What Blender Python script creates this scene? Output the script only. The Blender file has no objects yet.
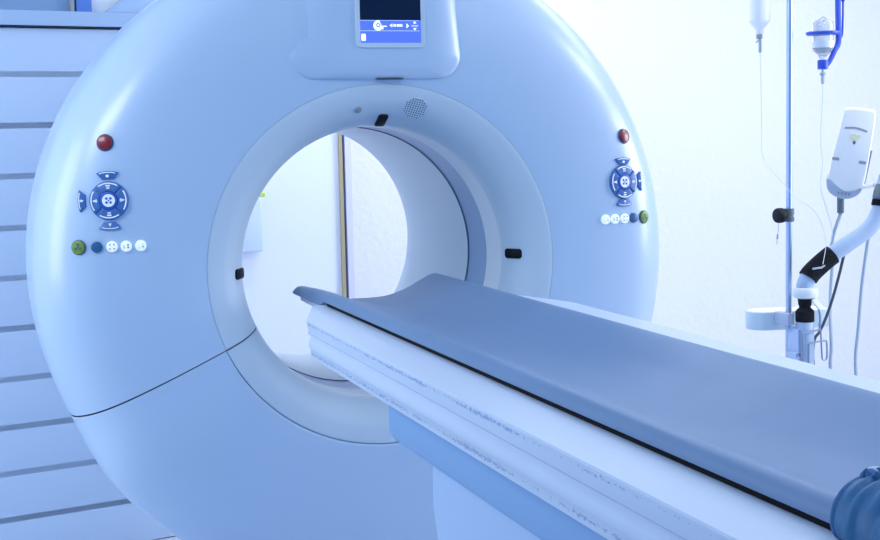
import bpy, bmesh, math, random
from mathutils import Vector, Matrix
random.seed(4)
PI = math.pi
ZC = 1.05                      # height of the bore axis above the floor
COL = bpy.context.scene.collection
SC = bpy.context.scene

# ------------------------------------------------------------------ materials
def srgb(r, g, b):
    f = lambda c: (c/255/12.92) if c/255 <= .04045 else ((c/255+.055)/1.055)**2.4
    return (f(r), f(g), f(b), 1)

def mat(name, col, rough=.45, metal=0, coat=0, crough=.06, emit=None, estr=0, spec=.5, bump=None, trans=0, alpha=1, mottle=0, mscale=3):
    m = bpy.data.materials.new(name); m.use_nodes = True
    nt = m.node_tree; b = nt.nodes['Principled BSDF']
    b.inputs['Base Color'].default_value = col
    b.inputs['Roughness'].default_value = rough
    b.inputs['Metallic'].default_value = metal
    b.inputs['Specular IOR Level'].default_value = spec
    b.inputs['Coat Weight'].default_value = coat
    b.inputs['Coat Roughness'].default_value = crough
    b.inputs['Transmission Weight'].default_value = trans
    b.inputs['Alpha'].default_value = alpha
    if emit:
        b.inputs['Emission Color'].default_value = emit
        b.inputs['Emission Strength'].default_value = estr
    tc = nt.nodes.new('ShaderNodeTexCoord')
    if mottle:
        n = nt.nodes.new('ShaderNodeTexNoise'); n.inputs['Scale'].default_value = mscale; n.inputs['Detail'].default_value = 4
        nt.links.new(tc.outputs['Object'], n.inputs['Vector'])
        r = nt.nodes.new('ShaderNodeValToRGB')
        r.color_ramp.elements[0].position = .3; r.color_ramp.elements[1].position = .7
        r.color_ramp.elements[0].color = tuple(c*(1-mottle) for c in col[:3])+(1,)
        r.color_ramp.elements[1].color = tuple(min(1, c*(1+mottle*.5)) for c in col[:3])+(1,)
        nt.links.new(n.outputs['Fac'], r.inputs['Fac']); nt.links.new(r.outputs['Color'], b.inputs['Base Color'])
    if bump:
        sc, st = bump
        n = nt.nodes.new('ShaderNodeTexNoise'); n.inputs['Scale'].default_value = sc; n.inputs['Detail'].default_value = 5
        nt.links.new(tc.outputs['Object'], n.inputs['Vector'])
        bp = nt.nodes.new('ShaderNodeBump'); bp.inputs['Strength'].default_value = st; bp.inputs['Distance'].default_value = .01
        nt.links.new(n.outputs['Fac'], bp.inputs['Height']); nt.links.new(bp.outputs['Normal'], b.inputs['Normal'])
    return m

M = {}
M['cover'] = mat('gantry paint', (.535, .69, .895, 1), .36, coat=.6, crough=.22, mottle=.02, mscale=2)
M['ring'] = mat('front ring paint', (.60, .73, .85, 1), .42, coat=.1)
M['liner'] = mat('bore liner', (.74, .84, .92, 1), .4)
M['window'] = mat('scan window film', (.16, .36, .62, 1), .3, spec=.35)
M['rim'] = mat('scan window rim', (.05, .10, .2, 1), .35)
M['dark'] = mat('dark interior', (.03, .05, .09, 1), .7)
M['seam'] = mat('seam shadow grey', (.14, .21, .33, 1), .7)
M['black'] = mat('black plastic', (.006, .008, .012, 1), .45, spec=.2)
M['rubber'] = mat('black rubber', (.004, .005, .008, 1), .75, spec=.15)
M['foam'] = mat('black foam', (.012, .014, .018, 1), .9, bump=(180, .5), spec=.2)
M['red'] = mat('red key', (.26, .012, .03, 1), .3, coat=.3)
M['green'] = mat('green key', (.20, .36, .04, 1), .35)
M['navy'] = mat('navy key', (.03, .13, .30, 1), .35)
M['key'] = mat('blue key', (.07, .19, .50, 1), .4)
M['keycentre'] = mat('deep blue key', (.03, .12, .55, 1), .4)
M['white'] = mat('white print', (.9, .95, 1, 1), .5, emit=(.9, .95, 1, 1), estr=.12)
M['lit'] = mat('lit white key', (.85, .92, 1, 1), .35, emit=(.85, .93, 1, 1), estr=.45)
M['greyprint'] = mat('grey print', (.10, .14, .2, 1), .5)
M['screenoff'] = mat('screen dark', (.004, .011, .035, 1), .4, spec=.08, emit=(.002, .013, .05, 1), estr=.5)
M['screenblue'] = mat('screen blue band', (.05, .1, .5, 1), .3, emit=(.11, .21, .95, 1), estr=.75)
M['screenline'] = mat('screen line', (.3, .4, .9, 1), .3, emit=(.38, .55, 1, 1), estr=.8)
M['screenwhite'] = mat('screen white', (.9, .9, 1, 1), .3, emit=(.85, .93, 1, 1), estr=.95)
M['table'] = None
M['tablelow'] = mat('table support shade blue', (.28, .48, .76, 1), .5)  # bluer than the table top, with the overhang's shade put into the colour
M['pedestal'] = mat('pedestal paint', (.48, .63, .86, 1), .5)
M['mattress'] = mat('grey-blue vinyl', (.18, .29, .47, 1), .45, bump=(60, .03), mottle=.04, mscale=5)
M['fabric'] = mat('blue coated fabric', (.035, .165, .34, 1), .5, bump=(90, .12), mottle=.12, mscale=12)
M['elastic'] = mat('blue elastic hem', (.05, .17, .36, 1), .7, bump=(150, .3))
M['lining'] = mat('pale lining', (.50, .62, .85, 1), .6)
M['steel'] = mat('brushed steel tube', (.50, .62, .82, 1), .28, metal=.75)
M['wire'] = mat('bent wire', (.30, .38, .50, 1), .35, metal=.6)
M['clampm'] = mat('grey clamp metal', (.16, .20, .22, 1), .45, metal=.5)
M['armwhite'] = mat('arm enamel', (.43, .55, .74, 1), .4)
M['collar'] = mat('ivory collar', (.78, .84, .86, 1), .45)
M['tray'] = mat('tray side', (.56, .70, .80, 1), .45)
M['traytop'] = mat('tray lid', (.86, .88, .76, 1), .5)
M['device'] = mat('white casing', (.97, .975, .98, 1), .4)
M['devgrey'] = mat('grey casing', (.44, .52, .68, 1), .45)
M['lens'] = mat('yellow lamp lens', (.86, .87, .60, 1), .3)
M['cablegrey'] = mat('light grey cable', (.42, .52, .62, 1), .5)
M['cableblack'] = mat('black cable', (.05, .07, .10, 1), .5)
M['holder'] = mat('blue holder plastic', (.02, .08, .62, 1), .35)
M['bottleclear'] = mat('clear bottle', (.86, .92, .98, 1), .12, trans=.75, spec=.5)
M['bottlewhite'] = mat('white bottle', (.93, .95, .98, 1), .3)
M['tubing'] = mat('clear tubing', (.72, .80, .88, 1), .3)
M['grey'] = mat('grey plastic', (.32, .36, .42, 1), .5)
M['strap'] = mat('dark strap webbing', (.07, .10, .16, 1), .8)
M['tag'] = mat('yellow-green cap', (.55, .70, .08, 1), .5)
M['palebox'] = mat('pale blue plastic', (.60, .72, .92, 1), .5)
M['wall'] = mat('rough white plaster', (.77, .79, .87, 1), .85, bump=(34, .35))
M['wallplain'] = mat('smooth wall paint', (.78, .845, .96, 1), .8, bump=(40, .05))
M['floor'] = mat('pale blue vinyl floor', (.62, .69, .80, 1), .45, mottle=.06, mscale=6)
M['ceiling'] = mat('ceiling paint', (.82, .87, .93, 1), .9)
M['boards'] = mat('blue-white boards', (.60, .74, .93, 1), .5)
M['groove'] = mat('board joint', (.52, .66, .86, 1), .7)
M['sill'] = mat('sill paint', (.42, .57, .78, 1), .5)
M['jambgold'] = mat('jamb brass edge', (.42, .36, .22, 1), .45)
M['jambdark'] = mat('jamb gasket', (.12, .15, .28, 1), .6)
M['jambwhite'] = mat('jamb lilac paint', (.66, .68, .98, 1), .5)
M['paneblue'] = mat('blue window glass', (.50, .70, .97, 1), .08, trans=.5)
M['paneclear'] = mat('frosted window glass', (.97, .98, 1, 1), .5, trans=.0)
M['frameblue'] = mat('window frame blue', (.10, .24, .68, 1), .4)
M['housing'] = mat('blue-grey housing', (.42, .58, .80, 1), .45)

def table_material():
    m = mat('table enamel with chipped edges', (.68, .77, .905, 1), .42, coat=.15)
    nt = m.node_tree; b = nt.nodes['Principled BSDF']; N = nt.nodes.new; L = nt.links.new
    tc = N('ShaderNodeTexCoord'); sep = N('ShaderNodeSeparateXYZ'); L(tc.outputs['Object'], sep.inputs[0])
    mp = N('ShaderNodeMapping'); mp.inputs['Scale'].default_value = (210, 130, 240); L(tc.outputs['Object'], mp.inputs['Vector'])
    n = N('ShaderNodeTexNoise'); n.inputs['Scale'].default_value = 1.0; n.inputs['Detail'].default_value = 6; n.inputs['Roughness'].default_value = .7
    L(mp.outputs[0], n.inputs['Vector'])
    big = N('ShaderNodeTexNoise'); big.inputs['Scale'].default_value = 5; L(tc.outputs['Object'], big.inputs['Vector'])
    def math_(op, a, c, clamp=False):
        q = N('ShaderNodeMath'); q.operation = op; q.use_clamp = clamp
        for i, v in enumerate((a, c)):
            if isinstance(v, (int, float)): q.inputs[i].default_value = v
            else: L(v, q.inputs[i])
        return q.outputs[0]
    z = sep.outputs['Z']; y = sep.outputs['Y']
    def band(z0, w):      # 1 at z0 falling to 0 at w
        d = math_('ABSOLUTE', math_('SUBTRACT', z, z0), 0)
        return math_('SUBTRACT', 1, math_('DIVIDE', d, w), True)
    near_end = math_('ADD', math_('MULTIPLY', y, .70), 1.05, True)     # wear is heaviest towards the gantry end
    bands = math_('ADD', band(ZC-.083, .010), band(ZC-.140, .012), True)
    wear = math_('MULTIPLY', bands, near_end)
    v = math_('ADD', n.outputs['Fac'], math_('MULTIPLY', math_('SUBTRACT', big.outputs['Fac'], .5), .45))
    th = math_('GREATER_THAN', math_('ADD', v, math_('MULTIPLY', wear, .34)), .825)
    mix = N('ShaderNodeMix'); mix.data_type = 'RGBA'
    mix.inputs['A'].default_value = (.68, .77, .905, 1); mix.inputs['B'].default_value = (.33, .44, .68, 1)
    L(th, mix.inputs['Factor']); L(mix.outputs['Result'], b.inputs['Base Color'])
    return m
M['table'] = table_material()

# ------------------------------------------------------------------ mesh helpers
class MB:
    def __init__(s): s.v = []; s.f = []; s.m = []
    def add(s, vs, fs, mi=0):
        o = len(s.v); s.v += [tuple(v) for v in vs]
        for f in fs: s.f.append([i+o for i in f]); s.m.append(mi)
        return s
    def grid(s, rows, closed_u=False, closed_v=False, mi=0):
        n = len(rows); k = len(rows[0]); fs = []
        for i in range(n if closed_u else n-1):
            for j in range(k if closed_v else k-1):
                a = i*k+j; b = i*k+(j+1) % k; c = ((i+1) % n)*k+(j+1) % k; d = ((i+1) % n)*k+j
                fs.append([a, b, c, d])
        return s.add([p for r in rows for p in r], fs, mi)
    def tube(s, pts, r, seg=12, mi=0, cap=True):
        pts = [Vector(p) for p in pts]; n = len(pts)
        rs = r if isinstance(r, (list, tuple)) else [r]*n
        rows = []; up = None
        for i, p in enumerate(pts):
            t = (pts[min(i+1, n-1)]-pts[max(i-1, 0)]).normalized()
            if up is None:
                a = Vector((0, 0, 1)) if abs(t.z) < .9 else Vector((1, 0, 0)); up = (a-t*a.dot(t)).normalized()
            else: up = (up-t*up.dot(t)).normalized()
            w = t.cross(up)
            rows.append([p+(up*math.cos(2*PI*j/seg)+w*math.sin(2*PI*j/seg))*rs[i] for j in range(seg)])
        o = len(s.v); s.grid(rows, closed_v=True, mi=mi)
        if cap:
            s.f.append([o+j for j in range(seg)]); s.m.append(mi)
            s.f.append([o+(n-1)*seg+j for j in range(seg)]); s.m.append(mi)
        return s
    def lathe(s, org, axis, prof, seg=32, mi=0, cap=True):     # prof: (radius, height along axis)
        org = Vector(org); axis = Vector(axis).normalized()
        a = Vector((0, 0, 1)) if abs(axis.z) < .9 else Vector((1, 0, 0)); u = (a-axis*a.dot(axis)).normalized(); w = axis.cross(u)
        rows = [[org+axis*h+(u*math.cos(2*PI*j/seg)+w*math.sin(2*PI*j/seg))*r for j in range(seg)] for r, h in prof]
        o = len(s.v); s.grid(rows, closed_v=True, mi=mi)
        if cap:
            s.f.append([o+j for j in range(seg)]); s.m.append(mi)
            s.f.append([o+(len(prof)-1)*seg+j for j in range(seg)]); s.m.append(mi)
        return s
    def prism(s, fr, poly, h0, h1, mi=0, bev=0):
        o, u, v, n = fr
        k = len(poly)
        cx = sum(p[0] for p in poly)/k; cy = sum(p[1] for p in poly)/k
        rad = max(math.hypot(p[0]-cx, p[1]-cy) for p in poly)
        rows = [(1, h0), (1, h1)] if not bev else [(1, h0), (1, h1-bev), (1-bev*.35/rad, h1-bev*.3), (1-bev/rad, h1)]
        vs = [[o+u*(cx+(p[0]-cx)*sc)+v*(cy+(p[1]-cy)*sc)+n*h for p in poly] for sc, h in rows]
        b = len(s.v); s.grid(vs, closed_v=True, mi=mi)
        s.f.append([b+j for j in range(k)]); s.m.append(mi)
        s.f.append([b+(len(rows)-1)*k+j for j in range(k)]); s.m.append(mi)
        return s
    def box(s, x0, x1, y0, y1, z0, z1, mi=0):
        vs = [(x, y, z) for x in (x0, x1) for y in (y0, y1) for z in (z0, z1)]
        return s.add(vs, [(0, 1, 3, 2), (4, 6, 7, 5), (0, 4, 5, 1), (2, 3, 7, 6), (0, 2, 6, 4), (1, 5, 7, 3)], mi)
    def build(s, name, mats, parent=None, sharp=35, bevel=0, seg=3, flat=False):
        me = bpy.data.meshes.new(name)
        off = Vector((0, 0, 0)); p = parent
        while p is not None: off += p.location; p = p.parent
        me.from_pydata([tuple(Vector(v)-off) for v in s.v], [], s.f)
        for m in (mats if isinstance(mats, (list, tuple)) else [mats]): me.materials.append(m)
        for poly, mi in zip(me.polygons, s.m): poly.material_index = mi
        bm = bmesh.new(); bm.from_mesh(me)
        bmesh.ops.remove_doubles(bm, verts=bm.verts, dist=1e-6)
        bmesh.ops.recalc_face_normals(bm, faces=bm.faces)
        if bevel:
            es = [e for e in bm.edges if len(e.link_faces) == 2 and e.calc_face_angle(0) > math.radians(40)]
            bmesh.ops.bevel(bm, geom=es, offset=bevel, segments=seg, affect='EDGES', profile=.5)
        for f in bm.faces: f.smooth = not flat
        for e in bm.edges:
            if len(e.link_faces) == 2: e.smooth = e.calc_face_angle(0) < math.radians(sharp)
        bm.to_mesh(me); bm.free()
        o = bpy.data.objects.new(name, me); COL.objects.link(o)
        if parent: o.parent = parent
        return o

def thing(name, loc, label, cat, group=None):
    o = bpy.data.objects.new(name, None); COL.objects.link(o); o.location = loc; o.empty_display_size = .1
    return tag(o, label, cat, group)
def tag(o, label, cat, group=None):
    o['label'] = label; o['category'] = cat
    if group: o['group'] = group
    return o
def struct(o): o['kind'] = 'structure'; return o

def catmull(pts, n=8):
    pts = [Vector(p) for p in pts]; out = []
    for i in range(len(pts)-1):
        p0 = pts[max(i-1, 0)]; p1 = pts[i]; p2 = pts[i+1]; p3 = pts[min(i+2, len(pts)-1)]
        for k in range(n):
            t = k/n
            out.append(.5*((2*p1)+(p2-p0)*t+(2*p0-5*p1+4*p2-p3)*t*t+(3*p1-p0-3*p2+p3)*t**3))
    out.append(pts[-1]); return out
def cat2(pts, n=6): return [(p.x, p.y) for p in catmull([(a, b, 0) for a, b in pts], n)]
def rrect(x0, x1, y0, y1, r, n=6):
    out = []
    for cx, cy, a in ((x1-r, y1-r, 0), (x0+r, y1-r, 90), (x0+r, y0+r, 180), (x1-r, y0+r, 270)):
        for k in range(n+1):
            t = math.radians(a+90*k/n); out.append((cx+r*math.cos(t), cy+r*math.sin(t)))
    return out
def circle(r, n=28, cx=0, cy=0): return [(cx+r*math.cos(2*PI*k/n), cy+r*math.sin(2*PI*k/n)) for k in range(n)]
def sector(r0, r1, a0, a1, n=10):
    A = [math.radians(a0+(a1-a0)*k/n) for k in range(n+1)]
    return [(r1*math.cos(t), r1*math.sin(t)) for t in A]+[(r0*math.cos(t), r0*math.sin(t)) for t in reversed(A)]
def R(x, y, z): return Vector((x, y, z+ZC))       # coordinates measured from the bore centre
X_, Y_, Z_ = Vector((1, 0, 0)), Vector((0, 1, 0)), Vector((0, 0, 1))
def fr_front(x, y, z): return (R(x, y, z), X_, Z_, -Y_)      # faces the patient side
def fr_up(x, y, z): return (R(x, y, z), X_, Y_, Z_)

def lerp(T, x):
    for (x0, y0), (x1, y1) in zip(T[:-1], T[1:]):
        if x <= x1: return y0+(y1-y0)*(x-x0)/(x1-x0)
    return T[-1][1]

# ------------------------------------------------------------------ the setting
FX0, FX1, FY0, FY1, H = -3.2, 4.2, -5.0, 2.4, 2.75
struct(MB().box(FX0, FX1, FY0, FY1, -.1, 0).build('floor', M['floor']))
struct(MB().box(FX0, FX1, FY0, FY1, H, H+.1).build('ceiling', M['ceiling']))
struct(MB().box(-.25, FX1+.1, FY1, FY1+.1, 0, H).build('wall_back', M['wall']))
struct(MB().box(FX1, FX1+.1, FY0, FY1, 0, H).build('wall_right', M['wall']))
# slightly turned partition behind the left of the scanner: horizontal boards up to the ledge, glazing above
def LW(x, z, d=0):                                  # point on the partition, d metres in front of its face
    n = Vector((.2, -1, 0)).normalized()
    return Vector((x, 1.5+.2*x, z+ZC))+n*d
wl = MB()
zs = [.697, .548, .384, .222, .056, -.106, -.270, -.435, -.593, -.745, -.898, -1.05]
x0, x1 = -3.15, -.25
g = .019
for a, b in zip(zs[:-1], zs[1:]):
    top = a-g/2 if a < .69 else a; bot = b+g/2 if b > -1.04 else b
    e = .005
    wl.grid([[LW(x0, top, 0), LW(x1, top, 0)], [LW(x0, top-e, .0009), LW(x1, top-e, .0009)],
             [LW(x0, bot+e, .0009), LW(x1, bot+e, .0009)], [LW(x0, bot, 0), LW(x1, bot, 0)]])
    wl.grid([[LW(x0, bot, 0), LW(x1, bot, 0)], [LW(x0, b-g/2, 0), LW(x1, b-g/2, 0)]], mi=1)
for a in (0,):
    wl.add([LW(x0, .697), LW(x1, .697), LW(x1, .697, -.10), LW(x0, .697, -.10), LW(x0, -1.05), LW(x1, -1.05), LW(x1, -1.05, -.10), LW(x0, -1.05, -.10)],
           [(0, 1, 2, 3), (2, 3, 7, 6), (1, 2, 6, 5), (0, 3, 7, 4), (0, 1, 5, 4)])
struct(wl.build('wall_left', [M['boards'], M['groove']]))
# wall piece closing the partition to the back wall
struct(MB().box(-.35, -.25, 1.44, FY1+.1, 0, H).build('wall_corner', M['wallplain']))
# ledge with a dark strip under it standing in for its shadow
sl = MB()
def lwbox(mb, xa, xb, za, zb, da, db, mi=0):
    vs = [LW(x, z, d) for x in (xa, xb) for d in (da, db) for z in (za, zb)]
    mb.add(vs, [(0, 1, 3, 2), (4, 6, 7, 5), (0, 4, 5, 1), (2, 3, 7, 6), (0, 2, 6, 4), (1, 5, 7, 3)], mi); return mb
lwbox(sl, x0, x1, .7020, .748, -.10, .03)
lwbox(sl, x0, x1, .6975, .7020, -.09, .014, 1)
win = bpy.data.objects.new('window_1', None); COL.objects.link(win); win.location = LW(-1.6, .7); struct(win)
sl.build('sill', [M['sill'], M['dark']], win)
lwbox(MB(), x0, -.622, .748, 1.55, -.052, -.046).build('pane', M['paneblue'], win)
lwbox(MB(), -.562, x1, .748, 1.55, -.052, -.046).build('pane', M['paneclear'], win)
fm = MB()
lwbox(fm, -.630, -.619, .748, 1.55, -.075, -.02)
fm.build('frame', M['grey'], win)
fm = MB(); lwbox(fm, -.611, -.562, .748, 1.55, -.07, -.025); fm.build('mullion', M['frameblue'], win)
fm = MB(); lwbox(fm, x0, x1, 1.55, 1.70, -.10, .0); fm.build('lintel', M['sill'], win)
# smooth white wall seen beyond the glass
struct(MB().box(-2.6, -.36, 2.9, 3.0, 0, H).build('wall_beyond', M['wallplain']))

# door jamb seen through the bore, on the back wall; door leaf to its left, wall to its right
dr = bpy.data.objects.new('door_1', None); COL.objects.link(dr); dr.location = (.1, 2.38, 0); struct(dr)
MB().box(-.24, .508, 2.355, 2.398, .01, 2.2).build('leaf', M['wallplain'], dr)
MB().box(.508, .522, 2.335, 2.398, .0, 2.2).build('edge_strip', M['jambgold'], dr)
MB().box(.522, .532, 2.35, 2.398, .0, 2.2).build('gasket', M['jambdark'], dr)
MB().box(.532, .558, 2.33, 2.398, .0, 2.2).build('jamb', M['jambwhite'], dr)
MB().box(-.24, .558, 2.345, 2.398, 2.2, 2.26).build('header', M['jambwhite'], dr)

# small dispenser on the door leaf, glimpsed at the left inside the bore
t = thing('wall_dispenser', R(.11, 2.33, -.08), 'small pale wall dispenser with yellow-green cap seen through the left of the bore', 'dispenser')
MB().box(.05, .155, 2.27, 2.355, ZC-.14, ZC+.085).build('body', M['palebox'], t, bevel=.008)
MB().box(.10, .176, 2.29, 2.33, ZC+.085, ZC+.104).build('cap', M['tag'], t, bevel=.005)

# slanting housing on the ledge behind the scanner
hs = MB()
hx = [(-.526, .748), (-.455, .805), (-.36, .86), (-.30, .88), (-.30, .748)]
hs.grid([[LW(x, z, d) for x, z in hx] for d in (.02, -.04)], closed_v=True)
o = len(hs.v); hs.f += [[0, 1, 2, 3, 4], [5, 6, 7, 8, 9]]; hs.m += [0, 0]
tag(hs.build('slanted_housing', M['housing'], bevel=.004), 'slanting blue-grey housing on the white ledge behind the upper left of the scanner', 'housing')

# ------------------------------------------------------------------ CT scanner gantry
UP = cat2([(.4535, .030), (.4535, .004), (.457, 0), (.50, -.004), (.58, -.004), (.66, .004), (.72, .018), (.765, .04), (.80, .072), (.825, .11), (.84, .15), (.847, .20), (.849, .30), (.849, .50), (.840, .54), (.80, .55)], 5)
LOW = cat2([(.4535, .030), (.4535, .004), (.457, 0), (.50, -.004), (.60, -.004), (.69, .004), (.765, .020), (.815, .046), (.845, .085), (.858, .14), (.860, .20), (.860, .50), (.85, .54), (.80, .55)], 5)
RNG = cat2([(.4525, .030), (.4525, .004), (.448, 0), (.43, .003), (.405, .012), (.382, .030), (.364, .055), (.353, .08), (.3495, .10), (.349, .104)], 5)
def lower_profile(deg):      # the lower cover grows out of the upper one's outline below the seam
    k = min(1, max(0, min(deg-S0, S1-deg)/14)); k = k*k*(3-2*k)
    n = 150
    def res(pr):
        L = [0]
        for a, b in zip(pr[:-1], pr[1:]): L.append(L[-1]+math.hypot(b[0]-a[0], b[1]-a[1]))
        out = []; j = 0
        for i in range(n+1):
            t = L[-1]*i/n
            while j < len(L)-2 and L[j+1] < t: j += 1
            f = (t-L[j])/max(1e-9, L[j+1]-L[j]); out.append((pr[j][0]+(pr[j+1][0]-pr[j][0])*f, pr[j][1]+(pr[j+1][1]-pr[j][1])*f))
        return out
    return [(a[0]*(1-k)+b[0]*k, a[1]*(1-k)+b[1]*k) for a, b in zip(res(UP), res(LOW))]
S0, S1 = 204.2, 335.8
def P(r, deg, y):
    a = math.radians(deg); return R(r*math.cos(a), y, r*math.sin(a))
def ring_surface(mb, prof, a0, a1, n, mi=0, closed=False):
    A = [a0+(a1-a0)*k/n for k in range(n if closed else n+1)]
    return mb.grid([[P(r, a, y) for r, y in prof] for a in A], closed_u=closed, mi=mi)
scan = thing('ct_scanner', (0, .5, 0), 'large glossy pale blue ring-shaped CT scanner with a round bore and control panels', 'CT scanner')
ring_surface(MB(), UP, -24.05, 203.95, 120).build('upper_cover', M['cover'], scan, sharp=60)
MB().grid([[P(r, a, y) for r, y in lower_profile(a)] for a in [S0+.03+(S1-S0-.06)*k/100 for k in range(101)]]).build('lower_cover', M['cover'], scan, sharp=60)
ring_surface(MB(), RNG, -24.0, 203.9, 120).build('front_ring', M['ring'], scan, sharp=60)
ring_surface(MB(), RNG, S0+.15, S1-.15, 80).build('front_ring', M['ring'], scan, sharp=60)
ring_surface(MB(), [(.358, .112), (.40, .04), (.4525, .022), (.46, .016), (.60, .014), (.70, .024), (.77, .058), (.82, .12), (.835, .20), (.835, .5)], 0, 360, 128, closed=True).build('inner_frame', M['seam'], scan)
ring_surface(MB(), [(.349, .103), (.349, .214)], 0, 360, 128, closed=True).build('front_liner', M['liner'], scan)
ring_surface(MB(), [(.3495, .214), (.3495, .217), (.3515, .218), (.3515, .219)], 0, 360, 128, closed=True).build('window_rim', M['rim'], scan)
ring_surface(MB(), [(.3515, .219), (.352, .29), (.3515, .356)], 0, 360, 128, closed=True).build('scan_window', M['window'], scan)
ring_surface(MB(), [(.3515, .356), (.3495, .357), (.3490, .362)], 0, 360, 128, closed=True).build('window_rim', M['rim'], scan)
ring_surface(MB(), cat2([(.349, .362), (.350, .60), (.355, .85), (.362, .94), (.373, .995), (.395, 1.03), (.43, 1.05)], 4), 0, 360, 128, closed=True).build('rear_liner', M['liner'], scan)
ring_surface(MB(), cat2([(.43, 1.05), (.70, 1.045), (.78, 1.02), (.815, .97), (.825, .90), (.825, .56), (.80, .545)], 4), 0, 360, 128, closed=True).build('rear_cover', M['cover'], scan, sharp=60)
MB().box(-.42, .42, .34, .94, 0, .42).build('floor_base', M['cover'], scan, bevel=.03)

def frame_on(prof, r, deg):
    pr = [p for p in prof]
    y = dy = None
    for (r0, y0), (r1, y1) in zip(pr[:-1], pr[1:]):
        if min(r0, r1) <= r <= max(r0, r1) and abs(r1-r0) > 1e-5:
            k = (r-r0)/(r1-r0); y = y0+(y1-y0)*k; dy = (y1-y0)/(r1-r0)
            if y > -.01: break
    a = math.radians(deg); er = Vector((math.cos(a), 0, math.sin(a)))
    n = (er*dy-Y_).normalized()
    u = (X_-n*n.x).normalized(); v = (Z_-n*n.z); v = (v-u*v.dot(u)).normalized()
    return (P(r, deg, y), u, v, n), er
def on_cover(x, z): return frame_on(UP, math.hypot(x, z), math.degrees(math.atan2(z, x)))[0]

def crossed_circle(mb, fr, r, h, mi):           # printed sign: disc with a dark cross of four petals
    mb.prism(fr, circle(r, 24), h-.0008, h, mi)
def trefoil(mb, fr, r, h, mi):
    for a in (90, 210, 330): mb.prism(fr, [(x*1, y*1) for x, y in sector(r*.28, r, a-28, a+28, 5)], h-.0005, h+.0006, mi)
    mb.prism(fr, circle(r*.2, 10), h-.0005, h+.0006, mi)
def arrow(fr_, mb, cx, cy, s, ang, h, mi):
    c, q = math.cos(math.radians(ang)), math.sin(math.radians(ang))
    pts = [(-s, -.8*s), (-s, .8*s), (s, 0)]
    mb.prism(fr_, [(cx+x*c-y*q, cy+x*q+y*c) for x, y in pts], h-.0005, h+.0006, mi)

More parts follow.
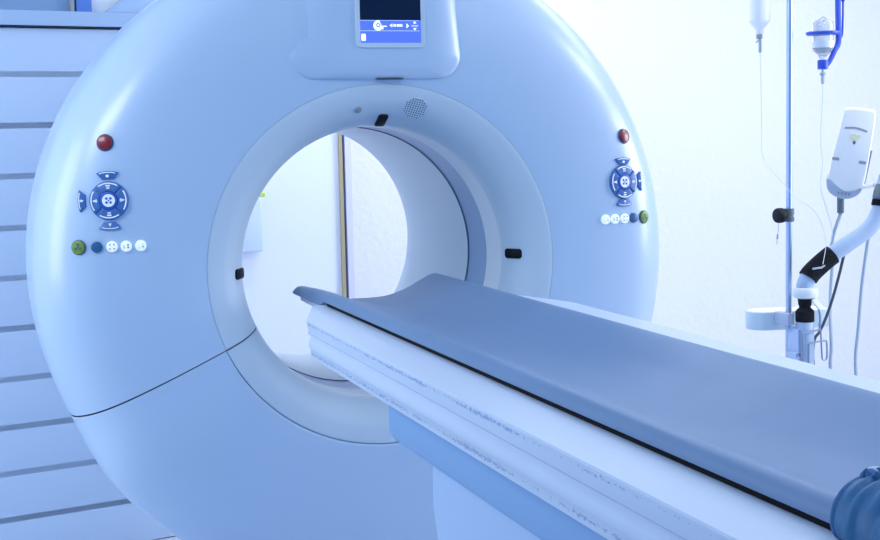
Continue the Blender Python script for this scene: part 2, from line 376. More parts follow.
def control_cluster(side):
    sx = -1 if side == 'left' else 1
    px = -.673 if sx < 0 else .664
    f = on_cover(px, .188)
    pad = MB().prism(f, circle(.0455, 40), -.012, .003, 0, bev=.002).build('control_pad', M['key'], scan)
    for k, a in enumerate((0, 90, 180, 270)):
        m = MB(); m.prism(f, sector(.0225, .0440, a-41, a+41), .002, .0058, 0, bev=.0012)
        m.prism(f, sector(.0388, .0418, a-33, a+33), .005, .0064, 1)
        c, q = math.cos(math.radians(a)), math.sin(math.radians(a))
        if a in (0, 180):
            arrow(f, m, c*.0325, 0, .0055, a, .006, 1); arrow(f, m, c*.0275, 0, .0035, a+180, .006, 1)
        else:
            m.prism(f, rrect(-.005, .005, q*.0345-.0018, q*.0345+.0018, .0008, 2), .0055, .0066, 1)
            m.prism(f, rrect(-.004, .004, q*.0290-.0015, q*.0290+.0015, .0008, 2), .0055, .0066, 1)
        m.build('direction_key', [M['key'], M['white']], pad)
    m = MB(); m.prism(f, circle(.0212, 32), .002, .0066, 0, bev=.0012)
    m.prism(f, circle(.0150, 28), .006, .0072, 1)
    for a in (45, 135, 225, 315):
        m.prism(f, circle(.0030, 10, .0066*math.cos(math.radians(a)), .0066*math.sin(math.radians(a))), .0068, .0078, 0)
    m.prism(f, circle(.0018, 8), .0068, .0078, 0)
    m.build('centre_key', [M['keycentre'], M['white']], pad)
    # three outer keys: above, below, outward
    for kind in ('up', 'down', 'out'):
        a = {'up': 90, 'down': 270, 'out': 180 if sx < 0 else 0}[kind]
        c = math.radians(a); e1 = Vector((math.cos(c), math.sin(c))); e2 = Vector((-e1.y, e1.x))
        fo = on_cover(px+e1.x*(.0585 if sx < 0 else .0545), .188+e1.y*(.0585 if sx < 0 else .0545))
        pts = [(-.0085, -.014), (-.0085, .014), (.006, .026), (.0092, .014), (.0102, 0), (.0092, -.014), (.006, -.026)]
        poly = [(p[0]*e1.x+p[1]*e2.x, p[0]*e1.y+p[1]*e2.y) for p in pts]
        m = MB(); m.prism(fo, poly, -.010, .0048, 0, bev=.0015)
        bar = [(.0050, -.019), (.0072, -.012), (.0078, 0), (.0072, .012), (.0050, .019), (.0030, .019), (.0052, .012), (.0058, 0), (.0052, -.012), (.0030, -.019)]
        m.prism(fo, [(p[0]*e1.x+p[1]*e2.x, p[0]*e1.y+p[1]*e2.y) for p in bar], .0042, .0055, 1)
        if kind == 'up': m.prism(fo, rrect(-.0035, .0035, -.0045, .0015, .001, 2), .0042, .0055, 1)
        elif kind == 'down': arrow(fo, m, 0, .001, .0042, 270, .0048, 1)
        else:
            arrow(fo, m, .0015, 0, .0042, 0, .0048, 1); arrow(fo, m, -.003, 0, .0042, 180, .0048, 1)
        m.build('travel_key', [M['key'], M['white']], pad)
    # stop key
    f = on_cover(sx*.674, .323 if sx < 0 else .309)
    st = MB().prism(f, circle(.0205, 32), -.010, .003, 0, bev=.0015).build('stop_key', M['rim'], scan); st['label'] = 'red stop key in a dark rim'
    MB().prism(f, circle(.0180, 32), .002, .0085, 0, bev=.003).build('red_cap', M['red'], st)
    # row of five round keys
    zr = .080 if sx < 0 else .091
    for k, xx in enumerate((.745, .705, .671, .639, .606) if sx < 0 else (.731, .694, .664, .633, .604)):
        f = on_cover(sx*xx, zr)
        m = MB()
        if k == 0:
            m.prism(f, circle(.0180, 28), -.010, .003, 1, bev=.001); m.prism(f, circle(.0155, 28), .002, .006, 0, bev=.001); trefoil(m, f, .0095, .0062, 1)
            o = m.build('round_key', [M['green'], M['greyprint']], scan); o['label'] = 'green round key with a dark trefoil sign'
        elif k == 1:
            o = MB().prism(f, circle(.0132, 28), -.010, .006, 0, bev=.002).build('round_key', M['navy'], scan); o['label'] = 'dark blue round key'
        else:
            m.prism(f, circle(.0128, 28), -.010, .006, 0, bev=.002)
            if k == 2:
                for a in (45, 135, 225, 315): m.prism(f, sector(.0052, .0085, a-18, a+18, 3), .0058, .0066, 1)
            elif k == 3:
                m.prism(f, rrect(.002, .0065, -.005, -.001, .0006, 1), .0058, .0066, 1); m.prism(f, rrect(.002, .0065, .001, .005, .0006, 1), .0058, .0066, 1)
                m.prism(f, rrect(-.0065, -.0045, -.005, .002, .0006, 1), .0058, .0066, 1)
            else:
                m.prism(f, rrect(.003, .007, -.004, -.001, .0006, 1), .0058, .0066, 1); m.prism(f, rrect(.004, .006, .002, .005, .0006, 1), .0058, .0066, 1)
                m.prism(f, rrect(-.006, -.003, -.006, -.004, .0006, 1), .0058, .0066, 1)
            o = m.build('round_key', [M['lit'], M['grey']], scan); o['label'] = 'lit white round key'
control_cluster('left'); control_cluster('right')

# black laser windows, sensor and speaker on the front ring
def ring_item(r, deg):
    f, er = frame_on(RNG, r, deg); o, u, v, n = f
    tang = Vector((-math.sin(math.radians(deg)), 0, math.cos(math.radians(deg))))
    rad = tang.cross(n).normalized()
    if rad.dot(er) < 0: rad = -rad
    return (o, rad, tang, n)
for deg in (1.3, 88.3, 180.8):
    MB().prism(ring_item(.3635, deg), rrect(-.027, .027, -.0130, .0130, .008, 5), -.012, .0035, 0, bev=.002).build('laser_window', M['black'], scan)
sn = MB().prism(ring_item(.394, 98.7), circle(.0095, 20), -.004, .002, 0, bev=.001).build('sensor', M['grey'], scan)
f = ring_item(.4015, 77.4)
sp = MB(); sp.prism(f, circle(.029, 32), -.004, .0008, 0)
pitch = .0062
for i in range(-5, 6):
    for j in range(-5, 6):
        x, y = i*pitch, j*pitch
        if math.hypot(x, y) < .0285: sp.prism(f, circle(.0016, 8, x, y), .0004, .0014, 1)
sp.build('speaker_grille', [M['ring'], M['dark']], scan)

# display housing standing out of the upper cover
dh = MB()
rows = []
def dome(x, z): return lerp(UPF, math.hypot(x, z))
UPF = [(.40, 0), (.457, 0), (.50, -.004), (.58, -.004), (.66, .004), (.72, .018), (.765, .04), (.80, .072), (.825, .11), (.847, .2), (1.2, .3)]
for xa, xb, za, zb, rr, off, wt in ((-.25, .213, .462, .80, .06, .02, 0), (-.24, .206, .4635, .80, .06, .001, 0), (-.215, .201, .465, .79, .06, -.003, .1), (-.180, .191, .468, .785, .055, 0, .45), (-.145, .172, .476, .78, .045, 0, .78), (-.112, .142, .495, .77, .03, 0, .96), (-.085, .110, .530, .765, .02, 0, 1)):
    rows.append([R(x, dome(x, z)*(1-wt)-.0203*wt+off, z) for x, z in rrect(xa, xb, za, zb, rr, 8)])
dh.grid(rows, closed_v=True)
k = len(rows[0]); dh.f.append([6*k+j for j in range(k)]); dh.m.append(0)
disp = dh.build('display_housing', M['cover'], scan, sharp=80)
fr = fr_front(0, -.048, 0)
bz = MB()
outer = rrect(-.078, .103, .538, .79, .012, 5); inner = rrect(-.065, .091, .551, .775, .003, 5)
a = [R(x+.0045, -.0175, z) for x, z in outer]; b = [R(x+.0045, -.0240, z) for x, z in [(q[0]*.97+.0004, q[1]*.985+.010) for q in outer]]; c = [R(x+.0045, -.0232, z) for x, z in inner]; d = [R(x+.0045, -.018, z) for x, z in inner]
bz.grid([a, b, c, d], closed_v=True); bz.build('screen_bezel', M['ring'], disp)
MB().prism(fr_front(.0045, -.0215, 0), [(-.066, .606), (.092, .606), (.092, .776), (-.066, .776)], 0, .0012).build('screen', M['screenoff'], disp)
mn = MB()
F = fr_front(.0045, -.0215, 0)
mn.prism(F, [(-.066, .550), (.092, .550), (.092, .606), (-.066, .606)], 0, .0012, 0)
mn.prism(F, [(-.066, .5795), (.087, .5795), (.087, .5812), (-.066, .5812)], .001, .0018, 1)
mn.prism(F, [(-.066, .6045), (.087, .6045), (.087, .606), (-.066, .606)], .001, .0018, 1)
mn.prism(F, rrect(-.0625, -.0515, .556, .573, .002, 3), .001, .002, 2)
mn.prism(F, sector(.0075, .0125, 70, 300, 14), .001, .002, 2); 
mn.v[-2*len(sector(.0075, .0125, 70, 300, 14)):] = [tuple(Vector(v)+Vector((-.019, 0, .593))) for v in mn.v[-2*len(sector(.0075, .0125, 70, 300, 14)):]]
mn.prism(F, [(-.019+x, .594+y) for x, y in sector(.0055, .0078, 0, 359, 20)], .001, .0021, 2)
mn.prism(F, circle(.0026, 10, -.019, .594), .001, .0021, 2)
mn.prism(F, [(-.012, .590), (.003, .590), (.003, .5925), (-.012, .5925)], .001, .002, 2)
mn.prism(F, [(-.014, .584), (-.006, .584), (-.006, .589), (-.014, .589)], .001, .002, 2)
mn.prism(F, [(.0095, .5935), (.017, .598), (.017, .589)], .001, .002, 2)
for q, (w, h) in enumerate(((.003, .006), (.002, .006), (.0035, .006), (.003, .006), (.003, .006), (.002, .006))):
    xx = .020+q*.0042; mn.prism(F, [(xx, .5905), (xx+w, .5905), (xx+w, .5905+h), (xx, .5905+h)], .001, .002, 2)
mn.prism(F, [(.060, .5925), (.0535, .5985), (.0535, .5865)], .001, .002, 2)
mn.prism(F, [(.075, .604), (.0705, .5985), (.0795, .5985)], .001, .002, 2)
mn.prism(F, [(.075, .5815), (.0705, .587), (.0795, .587)], .001, .002, 2)
mn.prism(F, [(.066, .5905), (.084, .5905), (.084, .5945), (.066, .5945)], .001, .002, 1)
mn.build('menu_band', [M['screenblue'], M['screenline'], M['screenwhite']], disp, flat=True)
MB().box(-.018, .050, -.014, .0, ZC+.4628, ZC+.4645).build('lower_slot', M['dark'], disp)

# ------------------------------------------------------------------ patient table
tab = thing('scanner_table', (.02, -1.8, 0), 'long pale blue patient table with chipped edges running out of the scanner bore', 'patient table')
XC = .025
YE = -3.05
prof = [(-.1685, -.1445), (-.1685, -.0738), (-.285, -.0735), (-.2935, -.0747), (-.2962, -.0775), (-.2955, -.085), (-.2925, -.1025), (-.2918, -.1045), (-.2945, -.1052), (-.3000, -.1085), (-.3045, -.1155), (-.3060, -.1240), (-.3050, -.1295), (-.3025, -.1330), (-.3000, -.1500), (-.2960, -.1530), (-.250, -.156)]
full = prof+[(2*XC-x, z) for x, z in reversed(prof)]
st = [(-.118, .775), (-.124, .790), (-.135, .803), (-.20, .862), (-.27, .928), (-.33, .983), (-.345, .994), (-.37, 1), (-.8, 1), (-1.6, 1), (-2.4, 1), (YE, 1)]
tb = MB(); tb.grid([[R(XC+(x-XC)*(k if abs(x-XC) > .2 else 1), y-(.055 if z < -.106 and abs(x-XC) > .3 and y > -.5 else 0), z) for x, z in full] for y, k in st], closed_v=True)
n = len(full); tb.f += [list(range(n)), [(len(st)-1)*n+j for j in range(n)]]; tb.m += [0, 0]
tb.build('table_top', M['table'], tab, sharp=28)
# thin dark joint between upper strip and rounded side band
jn = MB(); jn.grid([[R(XC+(x-XC)*k, y, z) for x, z in ((-.2922, -.1032), (-.2930, -.1052))] for y, k in st[3:]]); jn.build('side_joint', M['devgrey'], tab)
MB().box(-.1975, -.170, -3.0, -.15, ZC-.0730, ZC-.0670).build('gap_shade_strip', M['rubber'], tab)  # black strips standing for the shade in the gap under the mattress edge
MB().box(.170, .1975, -3.0, -.15, ZC-.0730, ZC-.0670).build('gap_shade_strip', M['rubber'], tab)
cr = []
zt = lambda x: -.1295+.055*(abs(x)/.2)**2.6
for y, hw in ((.165, .187), (.10, .187), (-.100, .187), (-.110, .164), (-1, .164), (-3.0, .164)):
    top = [(-hw+2*hw*i/20) for i in range(21)]
    cr.append([R(x, y, zt(x)) for x in top]+[R(x, y, zt(x)-.010) for x in reversed(top)])
cm = MB(); cm.grid(cr, closed_v=True); k = len(cr[0]); cm.f += [list(range(k)), [5*k+j for j in range(k)]]; cm.m += [0, 0]
cm.build('cradle', M['liner'], tab)
sb = MB(); rows = []
bx = [(-.262, -.146), (-.262, -.225), (-.25, -.246), (.30, -.246), (.312, -.225), (.312, -.146)]
sb.grid([[R(x, y, z) for x, z in bx] for y in (-.84, -3.0)], closed_v=True); sb.f += [list(range(6)), list(range(6, 12))]; sb.m += [0, 0]
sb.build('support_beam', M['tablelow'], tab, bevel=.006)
pd = MB(); plan = rrect(-.235, .285, -2.9, -.99, .03, 5)
rows = [[R(XC+(x-XC)*s, -1.94+(y+1.94)*s2, z) for x, y in plan] for z, s, s2 in ((-.24, 1, 1), (-.335, 1, 1), (-.40, .985, .985), (-.95, .985, .985), (-.97, 1.05, 1.01), (-1.05, 1.06, 1.015))]
pd.grid(rows, closed_v=True); k = len(plan); pd.f += [list(range(k)), [5*k+j for j in range(k)]]; pd.m += [0, 0]
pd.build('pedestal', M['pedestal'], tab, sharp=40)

# mattress: thin dished pad, its head end standing free inside the bore
MPROF = [(p.x, p.y) for p in catmull([(0, -.100, 0), (.05, -.0965, 0), (.10, -.081, 0), (.14, -.0610, 0), (.168, -.0475, 0), (.183, -.0437, 0), (.192, -.0465, 0), (.1980, -.054, 0), (.1995, -.0610, 0)], 8)]
def mat_top(x, y):
    a = abs(x)/.2
    z = lerp(MPROF, abs(x))
    z += (.0012*math.sin(y*9+x*14)+.0006*math.sin(y*23-x*8))*(1-min(1, a)**3)
    if x < 0 and y > -.15: z -= .014*min(1, (y+.15)/.33)**1.5*min(1, a*1.1)**2      # the near corner droops at the head end
    if y > -.12:                                     # faint crease near the head end
        z -= .0022*math.exp(-((x+(y+.05)*.25)/.014)**2)*min(1, (y+.12)/.1)
    return z
def mat_bottom(x): return (-.1215+.055*(abs(x)/.2)**2.6) if abs(x) < .166 else -.0655
XS = [-.1995, -.1985, -.197, -.1945, -.191, -.187, -.182, -.176, -.170]+[-.1668, -.1640]+[-.158+.316*i/26 for i in range(27)]+[.1640, .1668]+[.170, .176, .182, .187, .191, .1945, .197, .1985, .1995]
ys = [.200, .199, .196, .191, .183, .172, .155]+[.13-.02*i for i in range(10)]+[-.08-.045*i for i in range(63)]
rows = []
for y in ys:
    e = .200-y
    k = 1 if e > .03 else max(.12, math.sqrt(max(0, 1-((.03-e)/.03)**2)))       # the head end is rounded off
    top = [(x, mat_top(x, y)) for x in XS]; bot = [(x, min(mat_bottom(x) if y < -.11 or abs(x) < .166 else -.0785, mat_top(x, y)-.003)) for x in reversed(XS)]
    n = len(XS); loop = []
    for i, (x, z) in enumerate(top):
        m_ = z*.45+bot[n-1-i][1]*.55; loop.append((x, m_+(z-m_)*k))
    for i, (x, z) in enumerate(bot):
        m_ = top[n-1-i][1]*.45+z*.55; loop.append((x, m_+(z-m_)*k))
    rows.append([R(x, y, z) for x, z in loop])
mm = MB(); mm.grid(rows, closed_v=True); k = len(rows[0]); mm.f += [list(range(k)), [(len(rows)-1)*k+j for j in range(k)]]; mm.m += [0, 0]
tag(mm.build('table_mattress', M['mattress'], sharp=50), 'long grey-blue dished vinyl mattress lying on the scanner table', 'mattress')

# gathered blue foot cover over the near edge of the mattress
def foot_cover():
    root = thing('foot_cover', R(-.19, -2.3, -.06), 'dark blue gathered fabric cover over the mattress edge at the lower right corner', 'cover')
    path = [(-.2045, -.0710), (-.212, -.068), (-.215, -.056), (-.210, -.040), (-.199, -.028), (-.185, -.021), (-.171, -.018)]
    pc = cat2(path, 6)
    rows = []
    L_ = 140
    for i in range(L_+1):
        u = i/L_; y0 = -2.162-.36*u
        row = []
        for j, (x, z) in enumerate(pc):
            v = j/(len(pc)-1)
            puff = (min(1, u/.10)**.5)*(1 if u < .9 else max(.25, ((1-u)/.1)))
            ph = u*105+1.4*math.sin(u*17)
            wr = (.0052*math.sin(ph-3.2*v)*v+.0036*math.sin(u*47-v*5))*min(1, u*14)*min(1, v*3)
            nx, nz = -.8+v*.6, .15+v*.8
            cx, cz = -.1985, -.058                           # the mattress edge the cover hugs at its end
            s = .94+.14*puff
            yy = y0+.020*v-.02*v*u                     # the end slants towards the gathered hem
            row.append(R(cx+(x-cx)*s+nx*wr, yy, cz+(z-cz)*s+nz*wr))
        rows.append(row)
    rows2 = rows
    mb = MB(); mb.grid(rows2)
    o = mb.build('cover_fabric', M['fabric'], root, sharp=80)
    sd = o.modifiers.new('thickness', 'SOLIDIFY'); sd.thickness = .003; sd.offset = 0
    hem = MB(); hp = [Vector(r[-1])+Vector((.003, 0, .0015+.0018*math.sin(i*1.9))) for i, r in enumerate(rows2)]
    hem.tube(hp, [.0052+.0014*math.sin(i*2.3) for i in range(len(hp))], 8); hem.build('gathered_hem', M['elastic'], root)
    ed = MB(); ed.tube([Vector(p) for p in rows2[0]], .0035, 8); ed.build('end_seam', M['elastic'], root)
    ln = MB(); lr = []
    for i in range(0, L_+1, 4):
        p = Vector(rows2[i][-1]); lr.append([p+Vector((.003, 0, .004)), p+Vector((.012, .004, .010+.002*math.sin(i))), p+Vector((.026, .006, .002)), p+Vector((.034, .006, -.022))])
    ln.grid(lr); o2 = ln.build('lining', M['lining'], root, sharp=80); s2 = o2.modifiers.new('thickness', 'SOLIDIFY'); s2.thickness = .002
foot_cover()
stp = MB()
sp_ = catmull([R(-.158, -2.150, -.012), R(-.156, -2.170, -.008), R(-.154, -2.21, -.010), R(-.152, -2.28, -.012), R(-.150, -2.34, -.014)], 6)
stp.grid([[p+Vector((-.006, 0, -.002)), p+Vector((-.004, 0, .0035)), p+Vector((.012, 0, .0035)), p+Vector((.014, 0, -.002))] for p in sp_], closed_v=True)
k = 4; n = len(sp_); stp.f += [[0, 1, 2, 3], [(n-1)*4+j for j in range(4)]]; stp.m += [0, 0]
tag(stp.build('folded_strap', M['strap'], bevel=.001), 'dark grey folded strap tucked in the top of the blue gathered cover', 'strap')

# ------------------------------------------------------------------ drip stand and what hangs on it
PX, PY = 1.611, .66
pole = thing('drip_stand', (PX, PY, 0), 'thin vertical steel drip stand pole beside the white wall right of the scanner', 'drip stand')
m = MB(); m.lathe((PX, PY, .10), (0, 0, 1), [(.0105, 0), (.0105, 2.12)], 20); m.build('pole', M['steel'], pole)
m = MB(); m.lathe((PX, PY, .06), (0, 0, 1), [(.03, 0), (.03, .05), (.012, .07)], 20); m.build('hub', M['clampm'], pole)
for k in range(5):
    a = math.radians(72*k+20); e = Vector((math.cos(a), math.sin(a), 0)); b = Vector((PX, PY, .11))
    lg = MB().tube([b, b+e*.15+Vector((0, 0, -.02)), b+e*.26+Vector((0, 0, -.045))], .011, 10).build('leg', M['steel'], pole)
    p = b+e*.26; MB().lathe((p.x, p.y, .028) , e.cross(Z_), [(.012, -.011), (.026, -.009), (.026, .009), (.012, .011)], 16).build('caster', M['rubber'], lg)
m = MB()
for tgt in (Vector((1.535, .72, 0)), Vector((1.790, .645, 0)), Vector((1.53, .58, 0))):
    d = tgt-Vector((PX, PY, 0)); t0 = Vector((PX, PY, 2.19))
    o = MB().tube(catmull([t0, t0+d*.4+Z_*.03, t0+d*.85+Z_*.0, t0+d+Z_*-.02, t0+d*1.08+Z_*.012], 5), .0045, 8).build('hook', M['steel'], pole)
cl = MB(); cl.lathe(R(PX, PY, .008), (0, 0, 1), [(.0165, 0), (.0175, .004), (.0175, .014), (.0150, .016), (.0150, .022), (.0175, .024), (.0165, .044)], 20); cl = cl.build('clamp', M['clampm'], pole)
kx = Vector((-1, -.12, 0)).normalized()
MB().tube([R(PX, PY, .03)+kx*.01, R(PX, PY, .03)+kx*.045], .005, 10).build('clamp_screw', M['black'], cl)
m = MB(); rows = []
for h, rr in ((.024, .014), (.026, .0235), (.032, .0255), (.046, .0255), (.052, .0235), (.054, .012)):
    rows.append((rr, h))
m.lathe(R(PX, PY, .03), kx, rows, 18); m.build('knob', M['black'], cl)
o = MB(); o.tube(catmull([R(1.562, .648, .006), R(1.560, .646, -.02), R(1.556, .645, -.045), R(1.553, .644, -.065)], 4), .0012, 6)
o.lathe(R(1.5575, .645, -.030), (-.1, 0, -1), [(.001, 0), (.0032, .003), (.0032, .016), (.001, .019)], 8)
o.build('knob_cord', M['grey'], cl)

# blue bottle holder with an upturned bottle
bx_, by_ = 1.727, .640
hld = thing('bottle_holder', R(bx_, by_, .5), 'bright blue plastic holder hanging at upper right with a ring round an upturned bottle', 'bottle holder')
m = MB(); m.lathe(R(bx_, by_, .625), (0, 0, 1), [(.036, 0), (.052, 0), (.056, .004), (.056, .009), (.052, .012), (.036, .012), (.036, 0)], 36, cap=False); m.build('ring', M['holder'], hld)
strap = catmull([R(bx_+.006, by_-.004, .520), R(bx_+.022, by_-.003, .535), R(bx_+.045, by_-.002, .575), R(bx_+.060, by_, .600), R(bx_+.060, by_, .66), R(bx_+.058, by_, .76), R(bx_+.060, by_, 1.11)], 6)
m = MB(); rows = []
for i, p in enumerate(strap):
    q = strap[min(i+1, len(strap)-1)]-strap[max(i-1, 0)]; q.normalize(); w = Y_.cross(q).normalized()
    wd = .0042+.0035*min(1, i/14)
    rows.append([p+w*wd+Y_*.007, p+w*wd-Y_*.007, p-w*wd-Y_*.007, p-w*wd+Y_*.007])
m.grid(rows, closed_v=True); m.f += [[0, 1, 2, 3], [(len(rows)-1)*4+j for j in range(4)]]; m.m += [0, 0]; m.build('strap', M['holder'], hld, bevel=.0015)
lp = catmull([R(bx_+.066, by_, .765), R(bx_+.076, by_, .752), R(bx_+.078, by_, .72), R(bx_+.077, by_, .66), R(bx_+.074, by_, .622), R(bx_+.062, by_, .612)], 6)
MB().tube(lp, [.0062 if i < 10 else .0035 for i in range(len(lp))], 8).build('side_loop', M['holder'], hld)
m = MB(); m.lathe(R(bx_, by_, .512), (0, 0, 1), [(.0135, 0), (.0175, .002), (.0180, .028), (.0165, .0315)], 24); m.build('cap_socket', M['holder'], hld)
bt = thing('infusion_bottle', R(bx_, by_, .52), 'small clear upturned infusion bottle standing in the bright blue holder', 'bottle')
m = MB(); m.lathe(R(bx_, by_, .545), (0, 0, 1), cat2([(.012, 0), (.014, .012), (.031, .030), (.0345, .042), (.0345, .10), (.0345, .115), (.031, .126), (.018, .130), (.010, .127)], 4), 28); m.build('body', M['bottleclear'], bt)
m = MB(); m.lathe(R(bx_, by_, .583), (0, 0, 1), [(.0350, 0), (.0350, .022)], 28, cap=False); m.build('label_band', M['tubing'], bt)
m = MB()
for rr, a in ((.028, 0), (.028, 120), (.028, 240)):
    m.tube([R(bx_+rr*math.cos(math.radians(a)), by_+rr*math.sin(math.radians(a)), .668), R(bx_, by_, .685)], .003, 6)
m.build('hanger', M['bottleclear'], bt)
m = MB(); m.lathe(R(bx_, by_, .463), (0, 0, 1), [(.003, 0), (.0062, .004), (.0062, .028), (.011, .034), (.011, .037), (.004, .040), (.004, .048)], 16); m.build('drip_chamber', M['cablegrey'], bt)
tag(MB().tube(catmull([R(bx_, by_, .462), R(bx_+.002, by_+.005, .38), R(1.733, .66, .29), R(1.742, .66, .20), R(1.735, .66, .12), R(1.752, .652, .05), R(1.765, .635, -.03), R(1.745, .635, -.10), R(1.70, .64, -.18)], 8), .0016, 6).build('drip_line', M['tubing']),
    'thin clear drip line wandering down from the bottle in the blue holder', 'tube')
wx_, wy_ = 1.535, .722
wb = thing('infusion_bottle', R(wx_, wy_, .6), 'white plastic infusion bottle hanging left of the drip stand pole, cut by the top edge', 'bottle')
m = MB(); m.lathe(R(wx_, wy_, .633), (0, 0, 1), cat2([(.010, 0), (.0135, .002), (.0145, .014), (.018, .022), (.032, .038), (.0365, .052), (.037, .10), (.037, .22), (.03, .245), (.012, .25)], 4), 28); m.build('body', M['bottlewhite'], wb)
m = MB(); m.lathe(R(wx_, wy_, .618), (0, 0, 1), [(.009, 0), (.0105, .002), (.0105, .016)], 18); m.build('stopper', M['grey'], wb)
m = MB(); m.lathe(R(wx_+.003, wy_, .572), (0, 0, 1), [(.0025, 0), (.0052, .004), (.0052, .036), (.003, .046)], 12); m.tube([R(wx_-.012, wy_, .607), R(wx_+.003, wy_, .617)], .003, 8); m.build('drip_chamber', M['cablegrey'], wb)
m = MB(); m.tube(catmull([R(wx_, wy_, .88), R(wx_-.015, wy_, .92), R(wx_-.005, wy_-.002, 1.0), R(wx_, wy_-.001, 1.11)], 5), .003, 8); m.build('hanger', M['tubing'], wb)
tag(MB().tube(catmull([R(wx_+.003, wy_, .571), R(wx_+.002, wy_-.01, .40), R(wx_-.01, wy_-.03, .30), R(1.52, .67, .22), R(1.56, .635, .15), R(1.615, .63, .09), R(1.68, .61, .04), R(1.70, .58, -.05), R(1.665, .545, -.13)], 8), .0012, 6).build('drip_line', M['tubing']),
    'thin clear drip line hanging from the white bottle and crossing the pole', 'tube')

# ------------------------------------------------------------------ injector arm clamped to the stand
arm = thing('support_arm', R(1.632, .575, -.45), 'pale jointed support arm with black foam sleeves clamped to the drip stand', 'support arm')
cx_, cy_ = 1.634, .600
m = MB(); m.lathe(R(cx_, cy_, -.52), (0, 0, 1), [(.029, 0), (.031, .003), (.031, .190), (.028, .196)], 28); m.build('column', M['armwhite'], arm)
m = MB(); m.lathe(R(cx_, cy_, -.326), (0, 0, 1), [(.028, 0), (.031, .004), (.031, .036), (.026, .042), (.019, .048), (.019, .052), (.022, .060), (.024, .082)], 28); m.build('lower_foam', M['foam'], arm)
m = MB(); m.lathe(R(cx_+.001, cy_, -.246), (0, 0, 1), [(.030, 0), (.040, .004), (.043, .014), (.043, .024), (.038, .034), (.028, .038)], 28); m.build('collar', M['collar'], arm)
m = MB(); cp = R(cx_+.022, cy_-.034, -.262); u = Vector((.75, 0, .66)); w = Vector((-.66, 0, .75))
m.prism((cp, u, w, -Y_), rrect(-.009, .009, -.022, .022, .003, 3), 0, .008, 0, bev=.001); m.build('collar_tab', M['device'], arm)
ax = [R(1.632, .600, -.225), R(1.632, .598, -.20), R(1.645, .596, -.175), R(1.668, .592, -.150), R(1.72, .582, -.108), R(1.78, .568, -.068), R(1.838, .558, -.032), R(1.872, .552, .004), R(1.891, .549, .045), R(1.899, .549, .08), R(1.908, .549, .12), R(1.918, .549, .15)]
axc = catmull(ax, 8)
m = MB(); m.tube(axc, [.0275 if i < 40 else .0265 for i in range(len(axc))], 22); m.build('arm_tube', M['armwhite'], arm)
m = MB(); m.tube(axc[15:34], .0335, 22); m.build('foam_sleeve', M['foam'], arm)
m = MB(); m.tube([axc[22]+Vector((-.02, -.027, .012)), axc[25]+Vector((-.004, -.034, .004)), axc[26]+Vector((.012, -.030, .010))], .0035, 8); m.build('sleeve_tie', M['cablegrey'], arm)
i0 = next(i for i, p in enumerate(axc) if p.z > ZC+.052)
m = MB(); m.lathe(R(1.893, .549, .052), (.22, 0, 1), [(.029, 0), (.031, .002), (.031, .020), (.029, .022)], 24); m.build('black_band', M['rubber'], arm)
m = MB(); m.lathe(R(1.898, .549, .074), (.24, 0, 1), [(.030, 0), (.032, .004), (.032, .03), (.028, .05)], 24); m.build('cuff', M['clampm'], arm)
# bracket and wire loops
m = MB(); m.box(1.599, 1.616, .585, .6485, ZC-.50, ZC-.345); m.box(1.590, 1.665, .585, .6485, ZC-.445, ZC-.425); m.build('pole_bracket', M['steel'], arm, bevel=.003)
m = MB()
m.tube(catmull([R(1.602, .566, -.455), R(1.602, .566, -.37), R(1.606, .566, -.358), R(1.655, .566, -.352), R(1.668, .566, -.345), R(1.672, .570, -.30), R(1.664, .575, -.268)], 6), .0032, 8)
m.build('wire_frame', M['wire'], arm)
m = MB()
m.tube(catmull([R(1.622, .560, -.462), R(1.622, .560, -.402), R(1.628, .560, -.393), R(1.684, .560, -.388), R(1.692, .560, -.395), R(1.694, .560, -.440), R(1.688, .560, -.452), R(1.678, .560, -.450), R(1.674, .560, -.438), R(1.672, .565, -.36), R(1.668, .570, -.33)], 6), .0030, 8)
m.build('wire_loop', M['wire'], arm)
m = MB()
T = []
for k in range(13): a = math.radians(90+180*k/12); T.append((-.062+.060*math.cos(a), .060*math.sin(a)))
for k in range(13): a = math.radians(-90+180*k/12); T.append((.125+.048*math.cos(a), .048*math.sin(a)))
ft = (R(1.632, .743, -.362), Vector((1, -.15, 0)).normalized(), Vector((.15, 1, 0)).normalized(), Z_)
m.prism(ft, T, 0, .060, 0, bev=.003); tr = m.build('accessory_tray', M['tray'], arm)
MB().prism(ft, [(x*.95, y*.95) for x, y in T], .0595, .062, 0, bev=.001).build('lid', M['traytop'], tr)
MB().box(1.574, 1.5995, .61, .69, ZC-.335, ZC-.297).build('tray_bracket', M['devgrey'], arm, bevel=.003)

# white injector head beside the arm
dv = thing('injector_head', R(1.80, .575, .08), 'tilted white plastic injector head with yellow lamp beside the upper end of the arm', 'injector head')
tilt = math.radians(9.5)
ux = Vector((.80, -.60, -math.sin(tilt))).normalized(); n_ = Vector((-.60, -.80, .03)); n_ = (n_-ux*n_.dot(ux)).normalized(); uv = n_.cross(ux); uv = uv if uv.z > 0 else -uv
FD = (R(1.852, .655, .228), ux*.90, uv*1.09, n_)
body = cat2([(-.070, -.085), (-.066, .0), (-.058, .075), (-.054, .125), (-.046, .140), (0, .145), (.052, .143), (.062, .135), (.066, .10), (.068, 0), (.066, -.09), (.050, -.105), (.030, -.114), (.0, -.118), (-.030, -.106), (-.055, -.092), (-.068, -.088), (-.070, -.085)], 4)[:-1]
m = MB(); m.prism(FD, body, -.06, .0, 0, bev=.010); m.build('casing', M['device'], dv, sharp=40)
low = cat2([(-.071, -.072), (-.072, -.095), (-.060, -.122), (-.035, -.137), (.0, -.142), (.03, -.136), (.056, -.118), (.062, -.095), (.060, -.075), (-.071, -.072)], 4)[:-1]
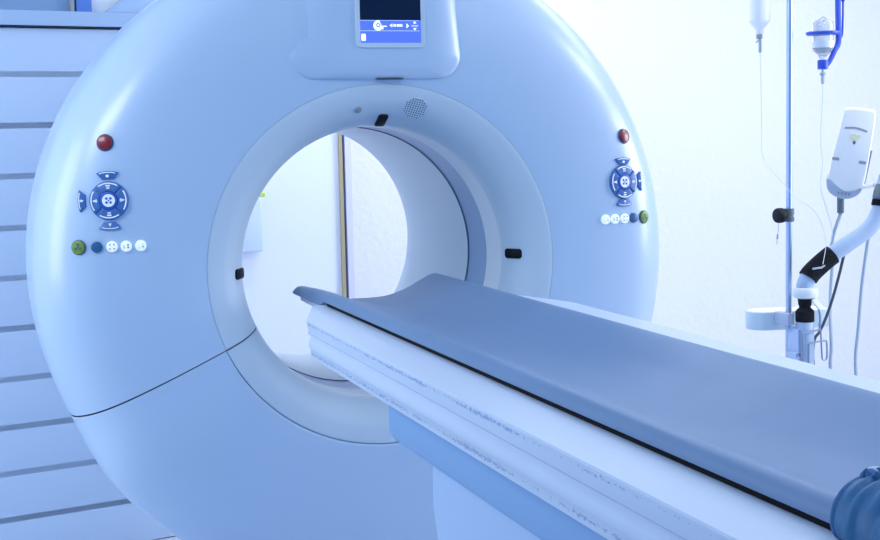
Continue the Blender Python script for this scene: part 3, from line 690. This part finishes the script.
m = MB(); m.prism(FD, low, -.056, -.008, 0, bev=.004); m.build('base_cap', M['devgrey'], dv, sharp=40)
m = MB(); m.prism(FD, cat2([(-.038, .080), (0, .084), (.040, .078), (.040, .072), (0, .078), (-.038, .074), (-.038, .080)], 3)[:-1], -.002, .0015, 0); m.build('slot', M['grey'], dv)
m = MB(); m.prism(FD, [(.004+.019*math.cos(math.radians(a)), .058+.016*math.sin(math.radians(a))) for a in range(170, 375, 12)], -.002, .0025, 0); m.build('lamp_lens', M['lens'], dv)
m = MB(); m.prism(FD, circle(.0055, 14, .004, .036), -.002, .003, 0, bev=.001); m.build('button', M['clampm'], dv)
for q in (-1, 1):
    xx = -.052 if q < 0 else .046
    MB().prism(FD, rrect(xx-.013, xx+.013, -.026, -.017, .002, 2), -.002, .002, 0).build('latch', M['grey'], dv)
m = MB(); m.prism(FD, [(.068, .02), (.074, .018), (.070, -.085), (.064, -.088)], -.05, -.006, 0); m.build('side_rail', M['grey'], dv)
m = MB(); o_, a_, b_, c_ = FD
for q in range(4): m.prism(FD, rrect(-.024+q*.013, -.016+q*.013, -.130, -.121, .001, 2), -.009, -.0065, 0)
m.build('base_ribs', M['grey'], dv)
q = o_+a_*-.010+b_*-.138+c_*-.03
m = MB(); m.lathe(q+Vector((0, 0, -.055)), (0, 0, 1), [(.010, 0), (.012, .003), (.012, .06)], 14); m.build('stalk', M['clampm'], dv)
q2 = o_+a_*.055+b_*-.100+c_*-.02
m = MB(); m.tube([q2, Vector((1.894, .583, q2.z+.012))], .0075, 10); m.build('mount', M['device'], dv)

def cable(pts, r, mt, label):
    return tag(MB().tube(catmull(pts, 10), r, 10).build('cable', mt), label, 'cable')
sx_, sy_, sz_ = q.x, q.y, q.z-.057
cable([(sx_, sy_, sz_), (sx_+.001, sy_+.045, sz_-.09), (sx_-.004, sy_+.04, ZC-.16), (sx_-.018, sy_+.03, ZC-.28), R(1.775, .65, -.42), R(1.775, .64, -.55), R(1.87, .60, -.90), R(1.97, .56, -1.042), R(2.1, .52, -1.042)], .0062, M['cablegrey'],
      'light grey cable hanging from the stalk of the white injector head')
cable([R(1.880, .582, -.005), R(1.878, .602, -.10), R(1.868, .612, -.22), R(1.858, .615, -.36), R(1.848, .615, -.50), R(1.88, .615, -.7), R(1.95, .62, -.97), R(2.02, .64, -1.042), R(2.15, .66, -1.042)], .0058, M['cablegrey'],
      'light grey cable at the right edge dropping behind the bend of the arm')
cable([R(1.812, .607, -.05), R(1.800, .618, -.11), R(1.785, .620, -.17), R(1.758, .618, -.25), R(1.730, .618, -.32), R(1.706, .618, -.365), R(1.684, .62, -.40), R(1.690, .625, -.50), R(1.75, .62, -.70), R(1.89, .59, -.97), R(1.95, .56, -1.042), R(2.05, .48, -1.042)], .0050, M['cableblack'],
      'black cable curving down from the arm to the clamped column')

# ------------------------------------------------------------------ light
def area(name, loc, tgt, sx, sy, power, col):
    l = bpy.data.lights.new(name, 'AREA'); l.shape = 'RECTANGLE'; l.size = sx; l.size_y = sy; l.energy = power; l.color = col
    o = bpy.data.objects.new(name, l); COL.objects.link(o); o.location = loc
    o.rotation_euler = (Vector(tgt)-Vector(loc)).to_track_quat('-Z', 'Y').to_euler(); return o
WHITE = (.96, .965, 1)
area('ceiling lamp over the drip stand', (2.3, 1.0, 2.7), (2.5, 1.3, 0), 1.6, 1.2, 16, WHITE)
area('ceiling lamp behind the scanner', (.7, 1.75, 2.7), (.6, 1.9, 0), 1.2, .7, 20, WHITE)
area('ceiling lamp over the table', (.7, -2.0, 2.7), (.4, -1.9, 0), 1.2, 1.2, 14, (.80, .90, 1))
area('window daylight from the right', (4.1, -.55, 1.6), (.8, .0, 1.0), 1.6, 1.6, 80, WHITE)
area('injector fill light', (2.6, -.35, 2.7), (1.9, .6, 1.2), .9, .9, 22, WHITE)  # added unseen fill that whitens the injector head
area('gantry rim fill light', (-3.0, .25, 1.6), (-.9, .35, 1.1), 1.0, 1.6, 25, (.92, .95, 1))  # added unseen fill, lightens the left rim of the gantry
area('board fill light', (-2.4, -.9, 2.68), (-1.6, 1.1, .2), 1.2, .9, 46, (.88, .94, 1))  # extra fill out of view, added to brighten the boarded partition
w = bpy.data.worlds.new('World'); SC.world = w; w.use_nodes = True
w.node_tree.nodes['Background'].inputs['Color'].default_value = (.17, .49, 1, 1)
w.node_tree.nodes['Background'].inputs['Strength'].default_value = .56

# ------------------------------------------------------------------ camera
cd = bpy.data.cameras.new('Camera'); cam = bpy.data.objects.new('Camera', cd); COL.objects.link(cam)
cd.sensor_width = 36; cd.lens = 1350.03/880*36; cd.clip_start = .05
fw = Vector((.32584945, .94018228, -.09939521)); rt = Vector((.94388039, -.32951612, -.02255954)); up = Vector((.05396241, .08646618, .99479227))
mt = Matrix.Identity(4)
for i in range(3): mt[i][0] = rt[i]; mt[i][1] = up[i]; mt[i][2] = -fw[i]
c = R(-.98003017, -3.22863152, .32293992)
mt[0][3], mt[1][3], mt[2][3] = c
cam.matrix_world = mt; SC.camera = cam
SC.view_settings.view_transform = 'Standard'; SC.view_settings.look = 'None'; SC.view_settings.gamma = 1; SC.view_settings.exposure = -.12
